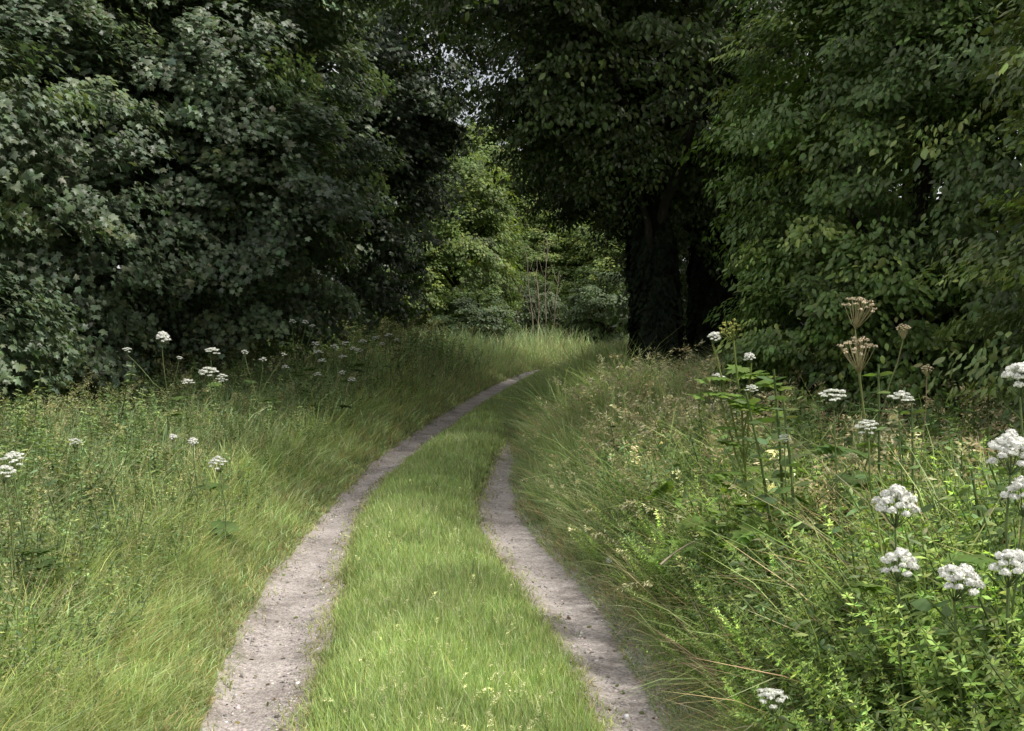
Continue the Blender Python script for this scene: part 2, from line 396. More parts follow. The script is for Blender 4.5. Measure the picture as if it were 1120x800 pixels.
# centre strip: taller culms, small broad leaves and dry wisps among the blades; tufts on the track edges
K = 350; y = sample_y(K, 3.6, 14, 1.7); x = (eRL(y) + eLR(y)) / 2 + rng.uniform(-.42, .42, K)
scatter(STRIP, T_STRAW, x, y, rng.uniform(.13, .27, K), .2, .3, (.95, 1.0, .95))
K = 900; y = sample_y(K, 3.6, 14, 1.7); x = (eRL(y) + eLR(y)) / 2 + rng.uniform(-.5, .5, K); k_ = fbm(x, y, 97, 2.5) > .05; x, y = x[k_], y[k_]
scatter(STRIP, T_FORB, x, y, rng.uniform(.07, .15, len(x)), .4, .25, (1.0, 1.05, .95))
K = 700; y = sample_y(K, 3.6, 20, 1.5); sd_ = rng.choice([-1, 1], K); x = tc_(sd_, y) + rng.choice([-1, 1], K) * tw_(sd_, y) * rng.uniform(.55, 1.15, K)
scatter(STRIP, T_TUFT, x, y, rng.uniform(.03, .09, K), .4, .25, (1.0, .95, .8))
K = 16000; y = sample_y(K, 3.5, 24, 1.6); sd_ = rng.choice([-1, 1], K); eg = rng.choice([-1, 1], K)
x = tc_(sd_, y) + eg * (tw_(sd_, y) * (1.02 + .2 * fbm(y, sd_ * 5 + eg * 9, 99, 5)) + np.abs(rng.normal(0, .06, K)) * rng.choice([1, -1], K, p=[.45, .55]))
STRIP.add(*blades(np.stack([x, y, H(x, y)], 1), rng.uniform(.02, .085, K), np.full(K, .0055) * np.clip(y / 6, 1, 2.5), rng.uniform(0, 6.28, K), rng.uniform(.3, 1.4, K), .3, vary((.13, .15, .05), K, .1, .25), np.where(rng.random((K, 1)) < .3, vary((.33, .28, .16), K, .05, .2), vary((.19, .22, .09), K, .1, .25)), 2))
tag(STRIP.obj('grass_strip', M_GRASS), 'short bright green grass growing between the two wheel tracks', 'grass', kind='stuff')
# left verge: fine grass
K = 170000
y = sample_y(K, 3.2, 46, 1.75); u = -.05 + 5.2 * rng.random(K) ** 1.25 * np.clip(.4 + y / 12, .55, 1.1)
x = eLL(y) - u + .05 * fbm(y, y * 0, 52, 3)
pat = fbm(x, y, 61, 1.6); pat2 = fbm(x, y, 62, 4.5)
h = left_h(u, y) * (.45 + .75 * rng.random(K) ** 1.4 + .3 * pat + .2 * pat2) ; h = np.maximum(h, .06)
w = .0060 * np.clip(y / 6, 1, 2.6) * rng.uniform(.4, 1.8, K)
az = np.where(rng.random(K) < .6, 2.6 * fbm(x, y, 66, 3.2) * sstep(.1, .9, u) + rng.normal(0, .9, K), rng.uniform(0, 6.28, K)); lean = rng.uniform(.05, .62, K) * (1 + .4 * (u < .6))
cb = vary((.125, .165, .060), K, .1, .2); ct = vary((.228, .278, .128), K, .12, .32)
dry = (rng.random(K) < .12 + .12 * (pat2 > .25) + .08 * (u < .5))[:, None]
ct = np.where(dry, vary((.30, .255, .13), K, .06, .2), ct); cb = np.where(dry, vary((.19, .165, .07), K, .06, .2), cb)
blue = (sstep(.8, 2.2, u) * .45)[:, None]; ct = ct * (1 - blue * np.array([.28, .14, -.05])); ct *= (1 + .2 * pat)[:, None]
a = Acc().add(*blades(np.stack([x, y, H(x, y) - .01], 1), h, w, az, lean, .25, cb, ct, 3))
K = 1500; y = sample_y(K, 3.4, 20, 1.6); u = .02 + .9 * rng.random(K); x = eLL(y) - u
scatter(a, T_TUFT, x, y, left_h(u, y) * rng.uniform(.8, 1.4, K), .3, .15, (1.15, 1.1, .9))
K = 350; y = sample_y(K, 3.4, 15, 1.6); u = .02 + 1.6 * rng.random(K); x = eLL(y) - u
scatter(a, T_DRY, x, y, left_h(u, y) * rng.uniform(.6, 1.1, K), .4)
K = 45; x = rng.normal(-2.05, .14, K); y = rng.normal(4.75, .16, K); scatter(a, T_DRY, x, y, rng.uniform(.16, .34, K), .5, .2)
tag(a.obj('verge_grass', M_GRASS), 'long arching mixed grass of the left verge', 'grass', kind='stuff')
# left verge: seed heads and leafy weeds among the grass
a = Acc()
K = 1200; y = sample_y(K, 3.8, 32, 1.3); u = .3 + 5 * rng.random(K) * np.clip(y / 10, .5, 1.1); x = eLL(y) - u
scatter(a, T_SEED, x, y, left_h(u, y) * rng.uniform(1.0, 1.4, K), .15, .25, (.85, .95, .85))
K = 5600; y = sample_y(K, 3.8, 30, 1.3); u = .4 + 5 * rng.random(K) * np.clip(y / 10, .5, 1.1); x = eLL(y) - u
k_ = fbm(x, y, 71, 1.7) > -.3; x, y, u = x[k_], y[k_], u[k_]
scatter(a, T_FORB + T_NETTLE, x, y, left_h(u, y) * rng.uniform(.75, 1.2, len(x)), .2, .2, (1.8, 1.75, 1.7))
tag(a.obj('meadow_weeds', M_SOFT), 'seeding grasses and leafy weeds standing in the left verge', 'weeds', kind='stuff')

# right bank: grass
K = 200000
y = sample_y(K, 2.2, 44, 1.6); u = -.15 + 5.0 * rng.random(K) ** 1.2 * np.clip(.45 + y / 14, .6, 1.1)
x = redge(y) + u + .07 * fbm(y, y * 0, 53, 3)
pat = fbm(x, y, 64, 1.6); pat2 = fbm(x, y, 65, 4.0)
near = 1 - sstep(5.5, 8, y)
keep = rng.random(K) > near * .88 * sstep(.0, .35, u)
x, y, u, pat, pat2, near = [q[keep] for q in (x, y, u, pat, pat2, near)]; K = len(x)
h = right_h(u, y) * (.45 + .7 * rng.random(K) ** 1.4 + .28 * pat + .2 * pat2) * (1 - .35 * near); h = np.maximum(h, .06)
w = .0050 * np.clip(y / 6, .8, 3.0) * rng.uniform(.6, 1.4, K)
az = np.where(rng.random(K) < .6, np.pi + 2.2 * fbm(x, y, 67, 3.0) * sstep(.1, .9, u) + rng.normal(0, .7, K), rng.uniform(0, 6.28, K)); lean = rng.uniform(.15, .9, K) * (1 + .4 * (u < .5))
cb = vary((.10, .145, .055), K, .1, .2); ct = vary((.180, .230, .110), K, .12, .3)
dry = (rng.random(K) < .13 + .17 * (pat2 > .2) + .06 * (u < .5))[:, None]
ct = np.where(dry, vary((.28, .225, .13), K, .06, .25), ct); cb = np.where(dry, vary((.18, .145, .07), K, .06, .2), cb)
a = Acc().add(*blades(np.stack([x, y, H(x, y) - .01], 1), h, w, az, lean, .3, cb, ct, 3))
K = 1300; y = sample_y(K, 3.6, 22, 1.3); u = .02 + 1.6 * rng.random(K); x = redge(y) + u
k_ = rng.random(K) > .75 * (1 - sstep(4.8, 6.5, y)); x, y, u = x[k_], y[k_], u[k_]
scatter(a, T_TUFT, x, y, right_h(u, y) * rng.uniform(.8, 1.35, len(x)), .3, .2, (1.1, 1.08, 1.0))
K = 1500; y = sample_y(K, 3.4, 14, 1.1); u = .03 + 2.6 * rng.random(K); x = redge(y) + u
k_ = fbm(x, y, 91, 1.9) > .12; x, y, u = x[k_], y[k_], u[k_]; K = len(x)
scatter(a, T_DRY, x, y, right_h(u, y) * rng.uniform(.5, 1.0, K), .5, .25, (1.0, .92, .95))
K = 70; y = rng.uniform(4.9, 6.4, K); x = eRR(y) + rng.normal(.32, .16, K); scatter(a, T_DRY, x, y, rng.uniform(.25, .5, K), .5, .25, (1.0, .95, .92))
K = 90; y = rng.normal(4.6, .35, K); x = rng.normal(1.75, .22, K); scatter(a, T_DRY, x, y, rng.uniform(.55, .85, K), .4, .25, (.85, .76, .74))
tag(a.obj('bank_grass', M_GRASS), 'tall tangled grass with dry blades on the right bank', 'grass', kind='stuff')
a = Acc()
K = 380; y = sample_y(K, 5.2, 12.5, 1.0); u = .25 + 3.2 * rng.random(K); x = redge(y) + u
scatter(a, T_SEED, x, y, right_h(u, y) * rng.uniform(.95, 1.3, K), .25, .25, (1.05, 1.0, 1.0))
K = 700; y = sample_y(K, 5.5, 13, .6); u = .15 + 1.7 * rng.random(K); x = redge(y) + u; k_ = fbm(x, y, 95, 2.2) > -.1; x, y, u = x[k_], y[k_], u[k_]
scatter(a, T_STRAW, x, y, right_h(u, y) * rng.uniform(.9, 1.3, len(x)), .35, .25)
tag(a.obj('seeding_grass', M_GRASS), 'brown seeding grass heads rising from the right bank', 'grass', kind='stuff')
# right foreground: bedstraw, forbs, nettles
a = Acc()
K = 13000; y = sample_y(K, 2.3, 7.5, 1.2); u = .12 + 2.9 * rng.random(K); x = redge(y) + u
k_ = fbm(x, y, 81, 1.5) > -.35; x, y, u = x[k_], y[k_], u[k_]
scatter(a, T_CLEAV, x, y, right_h(u, y) * rng.uniform(.6, 1.08, len(x)), .55, .42, (1.75, 1.7, 1.6))
K = 2300; y = sample_y(K, 3.6, 9, 1.0); u = .2 + 3.2 * rng.random(K); x = redge(y) + u
scatter(a, T_FORB + T_NETTLE, x, y, right_h(u, y) * rng.uniform(.6, 1.15, K), .3, .25, (1.8, 1.8, 1.7))
K = 420; y = sample_y(K, 3.0, 9, 1.0); u = .15 + 3.0 * rng.random(K); x = redge(y) + u
scatter(a, T_PINN, x, y, rng.uniform(.12, .24, K), .4, .25, (1.3, 1.3, 1.3), dz=.12 + .3 * sstep(0, .8, u) * rng.random(K))
K = 90; y = rng.uniform(5.0, 6.6, K); x = rng.uniform(.95, 1.75, K)
scatter(a, T_PINN, x, y, rng.uniform(.12, .22, K), .5, .25, (2.0, 1.9, 1.5), dz=.35 + .35 * rng.random(K))
K = 1800; y = sample_y(K, 2.4, 6.5, 1.2); u = .15 + 2.6 * rng.random(K); x = redge(y) + u
scatter(a, T_FORB, x, y, right_h(u, y) * rng.uniform(.5, 1.0, K), .5, .35, (1.7, 1.65, 1.5))
tag(a.obj('undergrowth', M_SOFT), 'fine bedstraw, nettles and leafy weeds tangled on the right bank', 'weeds', kind='stuff')

# ------------------------------------------------------------------ trees
def lobes_crown(lobes, leaf, size, col, per, bsize, bushy=.8, zmin=.25, tint=(1, 1, 1), val=.2, tipcol=None, droop=.35, hole=.0, vert=.42, void=()):
    """boughs over lumpy ellipsoids (centre, radii, boughs outside, boughs inside), each bough a tiered spray of leaves"""
    acc = Acc(); bc_all = []
    for (c, r, no, ni) in lobes:
        c, r = np.array(c, float), np.array(r, float); seed = int(rng.integers(1e6))
        d = nrm(rng.normal(0, 1, (no + ni, 3))); lump = 1 + .16 * fbm(d[:, 0] * 3 + d[:, 2], d[:, 1] * 3 - d[:, 2], seed, 1.0)
        rad = np.concatenate([rng.uniform(.86, 1.04, no), rng.uniform(.35, .85, ni)]) * lump
        p = c + d * r * rad[:, None]
        k = p[:, 2] > zmin
        for vc, vr in void: k &= np.linalg.norm(p - np.array(vc), axis=1) > vr
        p, d = p[k], d[k]
        if hole: kk = fbm(p[:, 0], p[:, 2] * 1.2 + p[:, 1], seed + 1, 1.4) > -hole; p, d = p[kk], d[kk]
        bc_all.append(p); B = len(p); n = per
        od = d.copy(); od[:, 2] *= .35; od = nrm(od + rng.normal(0, .25, (B, 3)) * np.array([1, 1, .3]))   # direction the bough reaches
        sd = nrm(np.cross(od, UP)); sc = bsize * np.exp(rng.normal(0, .25, B))
        q = rng.normal(0, 1, (B, n, 3)); q = q / np.linalg.norm(q, axis=2, keepdims=True) * rng.random((B, n, 1)) ** .42
        tier = np.abs(q[..., 2]) * rng.choice([1, 1, 1, -.6], (B, n))
        a_, b_ = q[..., 0], q[..., 1]
        pos = p[:, None] + sc[:, None, None] * (od[:, None] * a_[..., None] + sd[:, None] * (b_ * .75)[..., None] + UP * (tier * vert - droop * (a_ ** 2 + .5 * b_ ** 2) * .8)[..., None])
        pos = pos.reshape(-1, 3); N = len(pos)
        flow = (od[:, None] * (a_ + .55)[..., None] + sd[:, None] * b_[..., None]).reshape(-1, 3)
        odr = np.repeat(d, n, 0)
        nv = nrm(UP[None] * .75 + odr * bushy + rng.normal(0, .36, (N, 3)))
        dv = nrm(flow + UP[None] * -.55 + rng.normal(0, .35, (N, 3)))
        sz = size * np.exp(rng.normal(0, .22, N))
        cc = np.asarray(col)[None] * np.exp(np.repeat(rng.normal(0, val, B), n))[:, None] * np.exp(rng.normal(0, .15, (N, 1))) * np.exp(rng.normal(0, .07, (N, 3)))
        if tipcol is not None:
            tb = np.repeat(rng.random(B) < .22, n) & (tier.ravel() > .05); cc[tb] = vary(tipcol, int(tb.sum()), .08, .2)
        ok = pos[:, 2] > .05
        for vc, vr in void: ok &= np.linalg.norm(pos - np.array(vc), axis=1) > vr * (.55 + .3 * rng.random(N))
        acc.add(*inst(leaf, pos[ok], *[f[ok] for f in frames(nv, dv, sz)], cc[ok] * np.asarray(tint)))
    return acc, np.concatenate(bc_all)

def trunk_mesh(top, r0, limbs, nb=16, base_flare=1.5, lean=(0, 0), rl=.07, twigs=0):
    a = Acc(); t = np.linspace(0, 1, 10); pts = np.stack([lean[0] * t ** 1.3 * top + .06 * np.sin(t * 5), lean[1] * t ** 1.3 * top + .05 * np.cos(t * 4) - .05, t * top - .15 * (1 - t)], 1)
    rad = r0 * (1 - .75 * t) ; rad[0] *= base_flare; rad[1] *= 1.08
    a.add(*tube(pts, rad, 12), (1, 1, 1))
    idx = rng.permutation(len(limbs))[:nb]
    for j in idx:
        e = limbs[j]; z0 = np.clip(e[2] * rng.uniform(.35, .75), .3, top * .95); s_ = np.array([np.interp(z0, pts[:, 2], pts[:, i]) for i in range(3)])
        c = curve(s_, e, 8, rng.uniform(.05, .12) * np.linalg.norm(e - s_), .04)
        a.add(*tube(c, np.linspace(rl * rng.uniform(.6, 1.1), .012, 8), 6), (1, 1, 1))
        for _ in range(twigs):
            k = rng.integers(3, 8); q = limbs[rng.integers(len(limbs))]
            if np.linalg.norm(q - c[k]) < 1.8: a.add(*tube(curve(c[k], q, 5, .05, .02), np.linspace(.02, .006, 5), 4), (1, 1, 1))
    return a

def tree(name, label, loc, lobes, leaf, size, col, per, bsize, top, r0, mat=M_LEAF, nb=16, lean=(0, 0), cat='tree', group=None, bark=M_BARK, **kw):
    o = empty(name, (loc[0], loc[1], float(H(loc[0], loc[1]))), label, cat, group)
    acc, bc = lobes_crown(lobes, leaf, size, col, per, bsize, **kw)
    trunk_mesh(top, r0, bc, nb, lean=lean, twigs=2).obj('trunk', bark, o, True)
    acc.obj('crown', mat, o)
    return o

def copy_tree(o, name, loc, rz, sc, label):
    c = o.copy(); C.objects.link(c); c.name = name; c.location = (loc[0], loc[1], float(H(loc[0], loc[1]))); c.rotation_euler = (0, 0, rz); c.scale = (sc[0], sc[0], sc[1]); c['label'] = label
    for ch in list(o.children):
        d = ch.copy(); C.objects.link(d); d.parent = c
    return c

SYC = (.070, .094, .056)
G1 = 'sycamores walling in the left side of the track'
tree('sycamore_tree', 'big grey-green sycamore at the left edge, its lowest boughs touching the grass', (-8.6, 15.2),
     [((0, 0, 3.6), (4.0, 3.6, 4.2), 420, 90), ((.9, -2.4, 1.3), (2.2, 1.3, 1.1), 95, 10), ((1.0, .4, 6.9), (2.6, 2.4, 2.2), 110, 20), ((-1.7, -2.5, 4.0), (1.7, 1.2, 1.4), 70, 10), ((1.7, -2.4, 3.9), (1.6, 1.2, 1.3), 65, 10), ((.2, -2.0, 5.6), (1.9, 1.3, 1.2), 70, 10)], L_SYC, .074, SYC, 190, .46, 8.0, .28, group=G1, tipcol=(.08, .105, .05), hole=.6, vert=.62, droop=.5)
tree('sycamore_tree', 'rounded sycamore with layered boughs, second from the left edge', (-6.0, 19.0),
     [((0, 0, 4.4), (3.7, 3.5, 4.6), 400, 90), ((1.2, -.2, 7.7), (2.6, 2.4, 2.2), 120, 20), ((.9, -2.5, 5.2), (1.9, 1.3, 1.5), 80, 10), ((2.0, -1.9, 3.4), (1.6, 1.3, 1.3), 60, 10), ((-.6, -2.2, 2.4), (2.2, 1.5, 1.7), 100, 10)], L_SYC, .078, SYC, 190, .50, 9.5, .30, group=G1, tipcol=(.075, .10, .05), hole=.6, vert=.62, droop=.5, zmin=1.15)
tree('sycamore_tree', 'shaded dark sycamore leaning over the left verge where the track narrows', (-4.9, 26.0),
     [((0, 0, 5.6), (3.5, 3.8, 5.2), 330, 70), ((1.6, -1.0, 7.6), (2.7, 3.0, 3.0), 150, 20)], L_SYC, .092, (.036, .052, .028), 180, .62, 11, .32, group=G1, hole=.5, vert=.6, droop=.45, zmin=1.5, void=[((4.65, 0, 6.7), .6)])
# trees behind
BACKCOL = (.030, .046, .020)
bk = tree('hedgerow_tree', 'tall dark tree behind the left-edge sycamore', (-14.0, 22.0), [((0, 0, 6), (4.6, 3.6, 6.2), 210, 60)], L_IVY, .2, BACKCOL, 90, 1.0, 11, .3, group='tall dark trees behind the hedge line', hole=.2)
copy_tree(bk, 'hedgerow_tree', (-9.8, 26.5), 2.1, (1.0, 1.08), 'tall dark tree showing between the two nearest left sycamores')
copy_tree(bk, 'hedgerow_tree', (-7.4, 33.0), 4.0, (1.0, 1.1), 'tall dark tree behind the shaded leaning sycamore')
copy_tree(bk, 'hedgerow_tree', (7.6, 21.0), 1.0, (1.05, 1.05), 'tall dark tree behind the ivy-clad trunks')
copy_tree(bk, 'hedgerow_tree', (10.2, 15.0), 5.0, (1.0, 1.0), 'tall dark tree behind the hazel at the right edge')
copy_tree(bk, 'hedgerow_tree', (6.9, 31.5), 3.2, (1.0, 1.15), 'tall dark tree right of the bend, added to shade the left verge')  # added for the shadow it throws on the far left verge; also narrows the gap

# ivy-clad trees on the right, arching over the track
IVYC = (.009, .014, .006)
def ivy_tree(label, loc, top, lean, lobes, nb, r_ivy, **kw):
    o = empty('ivy_clad_tree', (loc[0], loc[1], float(H(*loc))), label, 'tree', 'ivy-clad trees arching over the track')
    acc, bc = lobes_crown(lobes, L_OV2, .075, (.030, .045, .014), 190, .58, **kw)
    trunk_mesh(top, .26, bc, nb, lean=lean, twigs=2, rl=.09).obj('trunk', M_BARK, o, True)
    acc.obj('crown', M_LEAF, o)
    N = 26000; zz = 5.2 * rng.random(N) ** .9; th = rng.uniform(0, 6.283, N); tt = zz / top
    rr = r_ivy * (1.25 - .1 * zz) * (.8 + .7 * fbm(np.cos(th) * 2, np.sin(th) * 2 + zz * 1.6, 9, 1.2)) * rng.uniform(.75, 1.05, N)
    d = np.stack([np.cos(th), np.sin(th), 0 * th], 1)
    p = np.stack([lean[0] * tt ** 1.3 * top, lean[1] * tt ** 1.3 * top, zz], 1) + d * rr[:, None]
    nv = nrm(d + UP * .35 + rng.normal(0, .3, (N, 3))); dv = nrm(-UP + d * .2 + rng.normal(0, .4, (N, 3)))
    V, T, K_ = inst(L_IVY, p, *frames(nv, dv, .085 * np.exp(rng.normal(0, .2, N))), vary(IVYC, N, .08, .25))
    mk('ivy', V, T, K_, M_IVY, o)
    return o
ivy_tree('dark ivy-clad tree closest to the right wheel track, its crown arching over the lane', (2.15, 16.0), 9.5, (-.085, -.02),
         [((-1.25, -.2, 4.7), (1.25, 1.5, 1.15), 95, 40), ((0, 0, 6.6), (3.1, 3.2, 3.6), 260, 90), ((-1.9, -1.6, 6.4), (2.2, 2.0, 1.6), 120, 25), ((.6, .5, 3.9), (1.3, 1.3, .9), 16, 10)], 18, .37, droop=.4, void=[((-2.3, -1.2, 4.75), .62), ((-2.25, 0, 5.0), .62), ((-2.3, -2.4, 4.5), .6), ((-2.2, 1.2, 5.1), .6)], tipcol=(.07, .10, .03))
ivy_tree('second ivy-clad tree standing just behind and right of the first', (3.3, 18.2), 10, (.02, .02),
         [((0, 0, 6.6), (3.4, 3.2, 4.2), 200, 60), ((.6, .2, 3.6), (1.6, 1.4, 1.6), 30, 15)], 16, .40)
ivy_tree('ivy-clad tree farthest along the bank, its boughs over the bend', (3.4, 25.5), 10, (-.05, 0),
         [((-1.2, -.4, 4.6), (1.8, 1.8, 1.3), 90, 30), ((-.6, 0, 7.4), (3.6, 3.2, 4.0), 220, 70), ((.4, 0, 3.2), (1.7, 1.7, 1.7), 50, 20)], 16, .38, void=[((-3.6, -2.0, 6.2), .75), ((-3.65, 0, 6.6), .8), ((-3.7, 2.0, 7.0), .8)])

# hazels and elder in front on the right
HAZ = (.056, .088, .022)
G2 = 'bushy hazels on the right bank'
tree('hazel_bush', 'tall yellow-green hazel beside the ivy-clad trunks', (3.85, 10.6),
     [((0, 0, 3.0), (1.75, 1.9, 3.2), 300, 60), ((-.1, 0, 6.4), (1.9, 2.0, 2.2), 140, 30), ((-.6, -.6, 1.2), (1.2, 1.1, 1.0), 70, 10)], L_OV2, .056, HAZ, 200, .38, 7.5, .10, group=G2, tipcol=(.12, .16, .04), hole=.5, vert=.55, cat='bush')
tree('hazel_bush', 'broad dark hazel filling the right edge', (5.6, 9.8),
     [((0, 0, 3.2), (2.3, 2.2, 3.4), 330, 70), ((0, -.2, 6.6), (2.3, 2.2, 2.4), 150, 30)], L_OV2, .058, (.052, .078, .026), 200, .42, 8, .12, group=G2, tipcol=(.13, .17, .05), hole=.5, vert=.55, cat='bush')
tree('elder_bush', 'low elder bough reaching in from the right edge with sunlit leaves', (4.4, 6.9),
     [((0, 0, 1.5), (1.45, 1.2, 1.5), 120, 30), ((-.3, 0, 3.3), (1.0, 1.0, 1.1), 70, 15)], L_OV2, .058, (.066, .088, .032), 130, .32, 3.2, .06, tipcol=(.13, .17, .05), hole=.4, cat='bush')

# far lit trees round the bend
FARC = (.100, .138, .044)
G3 = 'sunlit trees beyond the bend'
f1 = tree('field_maple', 'yellow-green sunlit tree at the end of the lane, left of the pale dead stems', (-2.3, 45.0),
     [((0, 0, 3.4), (2.5, 2.5, 3.6), 330, 60), ((.4, 0, 6.0), (1.7, 1.7, 1.8), 110, 10)], L_DIA, .13, FARC, 120, .5, 7, .16, mat=M_SOFT, group=G3, tipcol=(.16, .20, .055), hole=.7, vert=.62, droop=.5)
copy_tree(f1, 'field_maple', (-5.5, 43.0), 2.0, (1.1, .8), 'shorter sunlit tree half hidden behind the left sycamores')
copy_tree(f1, 'field_maple', (1.6, 60.0), 1.0, (1.1, .85), 'sunlit tree standing behind the pale dead stems')
copy_tree(f1, 'field_maple', (5.6, 58.0), 3.0, (1.2, .8), 'sunlit tree behind the rounded grey-green bush')
copy_tree(f1, 'field_maple', (-1.6, 66.0), 4.2, (1.6, 1.55), 'taller tree rising behind the yellow-green one')
b1 = tree('willow_bush', 'rounded grey-green bush at the bend against the ivy-clad trunk', (3.9, 47.0),
     [((0, 0, 1.7), (1.5, 1.4, 1.7), 110, 30)], L_DIA, .12, (.085, .115, .06), 100, .45, 2.4, .06, mat=M_SOFT, cat='bush')
copy_tree(b1, 'willow_bush', (1.1, 49.5), 1.0, (.8, .85), 'small leafy bush in front of the pale dead stems')
copy_tree(b1, 'willow_bush', (-1.4, 40.5), 3.0, (.9, .7), 'low shrub at the foot of the yellow-green tree')
w1 = tree('woodland_tree', 'tall woodland tree closing the view above the lane', (2.2, 84.0),
     [((0, 0, 9.2), (5.8, 5, 9.2), 280, 40)], L_DIA, .42, (.055, .08, .028), 90, 1.6, 16, .4, mat=M_SOFT, group='distant woodland closing the view', hole=.1)
copy_tree(w1, 'woodland_tree', (-9, 82), 1.5, (1.1, 1.1), 'tall woodland tree seen past the left sycamores')
copy_tree(w1, 'woodland_tree', (10, 86), 3.1, (1.1, 1.0), 'tall woodland tree behind the ivy-clad trees')
copy_tree(w1, 'woodland_tree', (20, 80), 4.4, (1.2, 1.0), 'tall woodland tree farthest right in the wood')
copy_tree(w1, 'woodland_tree', (-20, 76), 5.5, (1.2, 1.1), 'tall woodland tree farthest left in the wood')

# pale dead stems
for k, (px, y0, hh, ln, lab) in enumerate(((583, 47, 3.6, -.06, 'pale bare dead sapling, left of the group at the bend'), (596, 47.5, 4.3, .02, 'tallest pale bare dead sapling at the bend'), (606, 46.6, 3.2, .05, 'pale bare dead sapling, right of the group at the bend'), (566, 46.2, 2.6, .03, 'short thin dead stem standing apart on the left at the bend'), (590, 46.0, 3.0, -.04, 'thin pale dead stem in the middle of the group at the bend'))):
    b = P(px, 360, y0); o = empty('dead_sapling', (b[0], y0, float(H(b[0], y0))), lab, 'sapling', 'bare dead saplings at the bend')
    a = Acc(); t = np.linspace(0, 1, 7); pts = np.stack([ln * hh * t + .05 * np.sin(6 * t + k), 0 * t, hh * t], 1)
    a.add(*tube(pts, np.linspace(.038, .012, 7), 6), (1, 1, 1)); a.obj('trunk', M_PALE, o, True)
    for j in range(9):
        i = rng.integers(2, 7); s_ = pts[i]; e = s_ + np.array([rng.uniform(-.4, .4), rng.uniform(-.4, .4), rng.uniform(.5, 1.0)])
        br = Acc().add(*tube(curve(s_, e, 5, -.03, .015), np.linspace(.014, .004, 5), 4), (1, 1, 1)); br.obj('branch', M_PALE, o)

# ------------------------------------------------------------------ umbel flowers
def umbellet(nf, r, fl, col, ball=.8, val=.06, core=True):
    d = nrm(rng.normal(0, 1, (nf, 3))); d[:, 2] = np.abs(d[:, 2]) * 1.1 - .25; d = nrm(d)
    p = d * r * np.array([1, 1, ball]) * rng.uniform(.78, 1.12, (nf, 1))
    nv = nrm(d + rng.normal(0, .35, (nf, 3))); dv = nrm(rng.normal(0, 1, (nf, 3)))
    q = fan([(math.cos(t) * (1 if i % 2 else .55), math.sin(t) * (1 if i % 2 else .55), .12 if i % 2 else 0) for i, t in enumerate(np.linspace(0, 6.283, 10, endpoint=False))], (0, 0, 0))
    A = inst(q, p, *frames(nv, dv, np.full(nf, fl)), np.asarray(col)[None] * np.exp(rng.normal(0, val, (nf, 1))))
    if not core: return A
    V, T = STONE; B = (V * r * .74 * np.array([1, 1, ball]), T, np.repeat(np.asarray(col)[None] * .95, len(V), 0))
    return np.concatenate([A[0], B[0]]), np.concatenate([A[1], B[1] + len(A[0])]), np.concatenate([A[2], B[2]])

def head(parent, c, w, style, axis=(0, 0, 1), far=False):
    """one umbel: a part carrying its rays, with the florets as sub-part"""
    c = np.asarray(c, float); ax = nrm(np.asarray(axis, float)); s_ = nrm(np.cross(ax, [.3, 1, .1])); f_ = np.cross(ax, s_)
    n = {'ball': 21, 'flat': 15, 'seed': 24, 'green': 20}[style]
    if far: n = 9
    depth = {'ball': .50, 'flat': .55, 'seed': .62, 'green': .5}[style] * w
    k = np.arange(n) + .5; rr = np.sqrt(k / n); th = k * 2.399963 + rng.uniform(0, 6)
    dome = {'ball': .42, 'flat': .24, 'seed': .22, 'green': .15}[style]
    tips = c + w * .44 * rr[:, None] * (np.cos(th)[:, None] * s_ + np.sin(th)[:, None] * f_) + ax * (w * dome * (1 - rr ** 2) + rng.normal(0, .03 * w, n))[:, None] + rng.normal(0, .022 * w, (n, 3))
    o0 = c - ax * depth
    gcol = {'ball': (.11, .15, .06), 'flat': (.11, .15, .06), 'seed': (.30, .26, .14), 'green': (.17, .20, .05)}[style]
    a = Acc(); b = Acc()
    for q in tips:
        a.add(*tube(curve(o0, q, 4, -.06 * w), np.array([.011, .009, .008, .007]) * w * (2 if far else 1), 4), gcol)
        if style == 'ball': V, T, K_ = umbellet(12 if far else 52, w * .112 * rng.uniform(.75, 1.2), w * (.06 if far else .040), (.84, .84, .79))
        elif style == 'flat': V, T, K_ = umbellet(10 if far else 26, w * .12, w * (.065 if far else .042), (.76, .77, .70), .3)
        elif style == 'seed': V, T, K_ = umbellet(11, w * .058, w * .026, (.56, .47, .33), .7, .3, False)
        else: V, T, K_ = umbellet(14, w * .062, w * .022, (.40, .40, .12), .7, .25, False)
        b.add(V + q, T, K_)
    h_ = a.obj('flower_head', M_STEM, parent); b.obj('blossom', M_PETAL, h_)
    return o0

